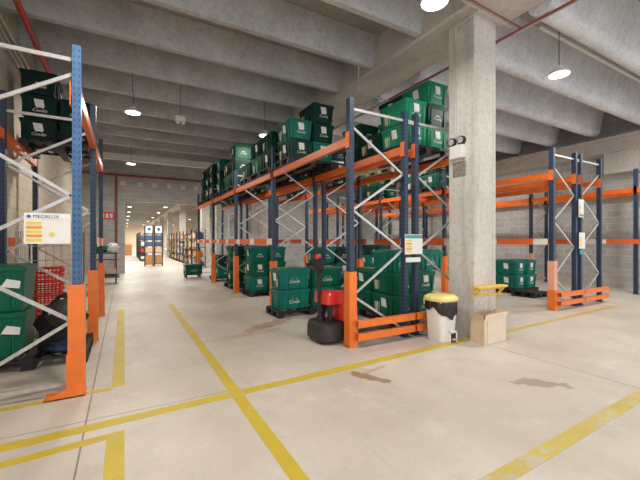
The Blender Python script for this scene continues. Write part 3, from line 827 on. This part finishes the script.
# ------------------------------------------------------------------ lamps
_lamp = []
def lamp(x, y, z, label, e=110, r=.17, top=5.42):
    if not _lamp:
        g = thing('pendant_lamp', label, 'lamp', (x, y, z))
        MB().lathe([(0, .012), (.14, .012), (.155, .0), (.16, .02), (.135, .06), (.07, .09), (.05, .14), (0, .145)], 28).build('housing', mt['wplas'], g, smooth=True)
        MB().cyl((0, 0, -.004), (0, 0, .011), .138, 28).build('diffuser', mt['lampglow'], g)
        MB().tube([(0, 0, .14), (.012, .01, .3), (-.01, 0, .55), (0, 0, top-z)], .006, 6).build('cord', mt['black'], g)
        _lamp.append(g)
    else:
        g = dup(_lamp[0], (x, y, z), 0, label)
    ld = bpy.data.lights.new('lamp_light', 'AREA'); ld.shape = 'DISK'; ld.size = .32; ld.energy = e; ld.color = (1, .95, .87)
    lo = bpy.data.objects.new('lamp_light', ld); C.objects.link(lo); lo.location = (0, 0, -.02); lo.parent = g
    return g
LZ = 4.25
lamps = [
 (3.18, 2.89, 'bright round pendant lamp at top edge, left of the pillar head'),
 (6.39, 3.11, 'round pendant lamp hanging right of the pillar under the pale beams'),
 (.17, 8.62, 'round pendant lamp over the aisle, nearest one on the left'),
 (3.27, 8.78, 'round pendant lamp just above the aisle rack crates'),
 (.22, 14.37, 'round pendant lamp over the aisle, last before the wall opening'),
 (.17, 2.8, 'round pendant lamp above the camera side of the aisle'),
 (6.4, 8.8, 'round pendant lamp over the lane behind the back to back racks'),
 (6.4, 14.4, 'round pendant lamp at the far end of the lane behind the racks'),
 (10.9, 3.1, 'round pendant lamp between the double rack and grey wall, nearer'),
 (10.9, 8.8, 'round pendant lamp between the double rack and grey wall, middle'),
 (10.9, 14.4, 'round pendant lamp between the double rack and grey wall, far'),
 (3.2, -2.8, 'round pendant lamp behind the camera'),
 (7.2, -2.8, 'round pendant lamp behind the camera to the right'),
]
for x, y, lb in lamps: lamp(x, y, LZ, lb, 22 if (x, y) == (3.27, 8.78) else 40)
hall = [(.4, 20.5), (.4, 26), (.4, 32.5), (.4, 38.5), (2.9, 20.2), (3.0, 25.5), (3.0, 31.5), (3.0, 38), (7.5, 22), (7.5, 32), (.4, 45), (.4, 53), (.4, 63), (3., 46), (3., 56), (3., 68), (7.5, 48), (7.5, 66), (.6, 76), (4, 77), (8, 76)]  # lamps nearest the far wall are added to brighten it
for i, (x, y) in enumerate(hall):
    o = lamp(x, y, LZ, 'small round pendant lamp in the far hall, farthest ones added for light', 105 if y < 60 else 260)
    o['group'] = 'pendant lamps in the far hall'

# emergency unit hanging in the aisle
g = thing('emergency_light', 'small white box unit hanging from the ceiling over the aisle', 'emergency light', (1.15, 8.7, 4.2))
MB().box(-.11, .11, -.06, .06, .05, .17).build('housing', mt['wplas'], g, bevel=.008)
for xx in (-.06, .06): MB().cyl((xx, -.03, .05), (xx, -.05, 0), .035, 14).build('spot_head', mt['wplas'], g)
MB().cyl((0, 0, .17), (0, 0, 1.2), .005, 6).build('cord', mt['black'], g)

# ------------------------------------------------------------------ pipes
def pipe(pts, r, m, label, n=10):
    tag(MB().tube(pts, r, n).build('pipe', mt[m]), label, 'pipe')
pipe([(-1.28, YB, 4.74), (-1.28, YF, 4.74)], .045, 'redp', 'thick red sprinkler pipe high along the left wall')
for k, (x, z) in enumerate(((-1.57, 4.72), (-1.57, 4.55), (-1.57, 4.44))):
    pipe([(x, .6, z), (x, YF, z)], .018, 'conduit', ('top', 'middle', 'lowest')[k]+' grey conduit of three on the left wall')
pipe([(-1.6, YF-.08, 4.40), (4.3, YF-.08, 4.40)], .05, 'dkred', 'dark red pipe running across above the wall opening')
pipe([(-.30, YF-.09, 4.36), (-.30, YF-.09, 0)], .05, 'dkred', 'dark red pipe dropping down the block wall beside the opening')
pipe([(5.26, YB, 4.68), (5.26, YF, 4.68)], .02, 'dkred', 'dark red pipe along the right side of the girder')
pipe([(5.33, YB, 4.70), (5.33, YF, 4.70)], .018, 'conduit', 'grey conduit along the right side of the girder')
pipe([(2.9, 3.2, 4.80), (5.3, 3.2, 4.74)], .014, 'conduit', 'grey conduit crossing under the girder in front of the pillar')
pipe([(2.9, 3.12, 4.79), (5.3, 3.12, 4.72)], .012, 'dkred', 'thin red pipe crossing under the girder in front of the pillar')
pipe([(4.0, 5.55, 4.88), (4.0, 5.55, 4.38), (4.05, 5.5, 4.33), (4.7, 5.5, 4.33), (4.7, 12, 4.33)], .014, 'conduit', 'bent grey conduit dropping above the near rack end')
g = tag(MB().box(6.3, 12.7, 3.34, 3.40, 5.16, 5.21).build('cable_tray', mt['duct']), 'long white cable tray between the pale ceiling beams', 'cable tray')
tag(MB().box(WL, 4.28, 15.4, 15.55, 4.58, 4.80).build('air_duct', mt['duct']), 'long white duct crossing the ceiling before the wall opening', 'duct')

# vents above the opening
vent_me = None
for i, px in enumerate((-.15, .55, 1.15, 1.78, 2.4, 3.0)):
    o = MB().box(0, .20, 0, .03, 0, .20).build('wall_vent', mt['duct'], None, (px, YF-.03, 3.95))
    tag(o, 'small pale square vent in the row above the wall opening', 'vent', 'square vents above the opening')
g = thing('safety_sign', 'red safety sign on the grey block wall left of the opening', 'sign', (-.92, YF-.03, 2.40))
MB().box(0, .55, 0, .02, 0, .34).build('board', mt['red'], g)
MB().box(.06, .16, -.003, 0, .07, .27).box(.22, .32, -.003, 0, .07, .27).box(.38, .48, -.003, 0, .07, .27).build('pictograms', mt['white'], g)

# ------------------------------------------------------------------ trolley at the left by the block wall
g = thing('service_trolley', 'tiered wire trolley with blue base past the left rack', 'trolley', (-1.0, 13.7, 0))
for z in (.30, .80, 1.02): MB().box(0, .84, 0, .5, z, z+.025).build('shelf', mt['steelblk'], g)
for xx in (.02, .80):
    for yy in (.02, .46): MB().box(xx, xx+.025, yy, yy+.025, .2, 1.35).build('post', mt['galv'], g)
for xx in (.08, .76):
    for yy in (.06, .44): MB().cyl((xx-.02, yy, .07), (xx+.02, yy, .07), .07, 12).box(xx-.02, xx+.02, yy-.02, yy+.02, .12, .21).build('caster', mt['black'], g)
MB().box(-.02, .86, -.02, .52, .20, .26).build('base', mt['bluep'], g)
blob('green_sack', 'green', (-.72, 13.9, 1.05), (.24, .18, .17), 9, 'green sack on the top shelf of the trolley by the block wall', 'sack')
blob('white_sack', 'white', (-.34, 13.9, 1.05), (.17, .16, .19), 11, 'white sack on the top shelf of the trolley by the block wall', 'sack')
def simple_box(x, y, z, w, d, h, m, label, name='carton', group=None):
    g = MB().box(0, w, 0, d, 0, h).build(name, mt[m], None, (x, y, z), bevel=.004)
    return tag(g, label, 'box', group)
simple_box(-.90, 13.8, .327, .3, .3, .22, 'bluep', 'blue box on the lowest shelf of the trolley', 'plastic_box')
simple_box(-.52, 13.8, .327, .28, .3, .18, 'card', 'brown carton on the lowest shelf of the trolley')
# low green tote on a dolly by the far end of the aisle rack
g = thing('tote_dolly', 'low wheeled dolly carrying one green tote at the far rack end', 'dolly', (2.05, 14.2, 0))
MB().box(0, .62, 0, .5, .12, .15).build('deck', mt['steelblk'], g)
for xx in (.06, .56):
    for yy in (.06, .44): MB().cyl((xx-.02, yy, .06), (xx+.02, yy, .06), .06, 12).box(xx-.02, xx+.02, yy-.02, yy+.02, .1, .12).build('caster', mt['black'], g)
b = MB()
for yy in (.03, .47): b.cyl((.02, yy, .15), (.02, yy, .95), .012, 6)
b.cyl((.02, .03, .95), (.02, .47, .95), .012, 6); b.build('push_handle', mt['galv'], g)
crate(2.38, 14.45, .152, False, 'green', 'green crate standing alone on the wheeled dolly at the far rack end')

# ------------------------------------------------------------------ far hall shelving
goods_m = ['card', 'card_l', 'white', 'red', 'bluep', 'org_p', 'cream', 'steelblk', 'ply', 'yel_p', 'wplas']
_sh = []
def shelf_unit(x, y, rot, label, group, L=1.5, D=.5, H=2.1, boxes=True):
    if not _sh:
        g = thing('shelving_unit', label, 'shelves', (x, y, 0), rot, group)
        for xx in (0, L-.04):
            for yy in (0, D-.04): MB().box(xx, xx+.04, yy, yy+.04, 0, H).build('post', mt['steelblk'], g)
        for z in (.12, .6, 1.08, 1.56): MB().box(0, L, 0, D, z, z+.03).build('shelf', mt['steelblk'], g)
        _sh.append(g)
    else: g = dup(_sh[0], (x, y, 0), rot, label, group)
    return g
Rm = Matrix.Rotation
def fill(x, y, rot, label, group, L=1.5, D=.5):
    rnd = random.Random(int(x*100+y*10))
    for z in (.151, .631, 1.111, 1.591):
        u = .06
        while u < L-.25:
            w = rnd.uniform(.14, .34)
            if u+w > L-.05: break
            p = Matrix.Rotation(rot, 4, 'Z') @ Vector((u, .05, 0))
            h = rnd.uniform(.16, .36)
            o = MB().box(0, w, 0, .38, 0, h).build('carton', mt[rnd.choice(goods_m)], None, (x+p.x, y+p.y, z), rot)
            tag(o, label, 'box', group)
            u += w+rnd.uniform(.02, .08)
# long row on the right side of the hall, facing the aisle
for i in range(9):
    y = 19.4+i*1.62
    shelf_unit(3.35, y+1.5, -PI/2, 'stocked shelving unit in the long row beyond the opening', 'shelving row in the far hall')
    if i < 8: fill(3.35, y+1.5, -PI/2, 'small packed box on the long shelving row beyond the opening', 'boxes on the far shelving row')
for i in range(5):
    y = 28+i*1.8
    shelf_unit(1.5, y, PI/2, 'dark shelving unit in the left row of the far hall', 'left shelving row in the far hall')
    if i < 5: fill(1.5, y, PI/2, 'small packed box on the left shelves of the far hall', 'boxes on the left far shelves')
# free-standing unit in the opening
for i, (x, lb) in enumerate(((1.02, 'left'), (1.52, 'right'))):
    g = thing('display_shelf', f'dark free standing shelf in the opening, {lb} half of the pair', 'shelves', (x, 22.1, 0))
    for xx in (0, .42):
        for yy in (0, .4): MB().box(xx, xx+.04, yy, yy+.04, 0, 2.35).build('post', mt['steelblk'], g)
    for z in (.10, .75, 1.15, 1.5, 1.85): MB().box(0, .46, 0, .44, z, z+.03).build('shelf', mt['steelblk'], g)
    MB().box(.06, .40, -.01, 0, 1.92, 2.3).build('poster', mt['white'], g)
    MB().cyl((.23, -.011, 2.13), (.23, -.016, 2.13), .09, 16).build('poster_ring', mt['headblue'], g)
    for z, m_, w, h in ((.131, 'ply', .38, .5), (.781, 'card', .36, .28), (1.181, 'bluep', .38, .22), (1.531, 'bluep', .34, .24)):
        simple_box(x+.05, 22.14, z, w, .34, h, m_, f'{ {"ply":"orange brown","card":"tan","bluep":"blue"}[m_] } box, {"low" if z < 1 else "high"} {"at the base" if z<.5 else ("on second shelf" if z<1 else ("on third shelf" if z<1.3 else "on fourth shelf"))}, {lb} free standing shelf', 'storage_box')
simple_box(-.9, 40, 0, 1.6, .6, 1.1, 'ply', 'orange brown wooden counter far down the hall', 'wooden_counter')

# ------------------------------------------------------------------ light, world, camera
for kk in ('green', 'dark', 'vdark', 'teal', 'bright'):
    mt[kk].node_tree.nodes['Principled BSDF'].inputs['Specular IOR Level'].default_value = .22
W = bpy.data.worlds.new('World'); S.world = W; W.use_nodes = True
bg = W.node_tree.nodes['Background']; bg.inputs[0].default_value = (.92, .95, 1.0, 1); bg.inputs[1].default_value = 1.7
cam = bpy.data.cameras.new('camera'); co = bpy.data.objects.new('camera', cam); C.objects.link(co)
cam.sensor_width = 36; cam.lens = 347/640*36; cam.clip_end = 200; cam.shift_y = 1/640
co.location = (0, 0, 1.45); co.rotation_euler = (PI/2, 0, -math.atan(196/347))
S.camera = co
S.view_settings.view_transform = 'Standard'; S.view_settings.look = 'None'; S.view_settings.gamma = 1
S.view_settings.exposure = -0.08; S.view_settings.use_curve_mapping = False
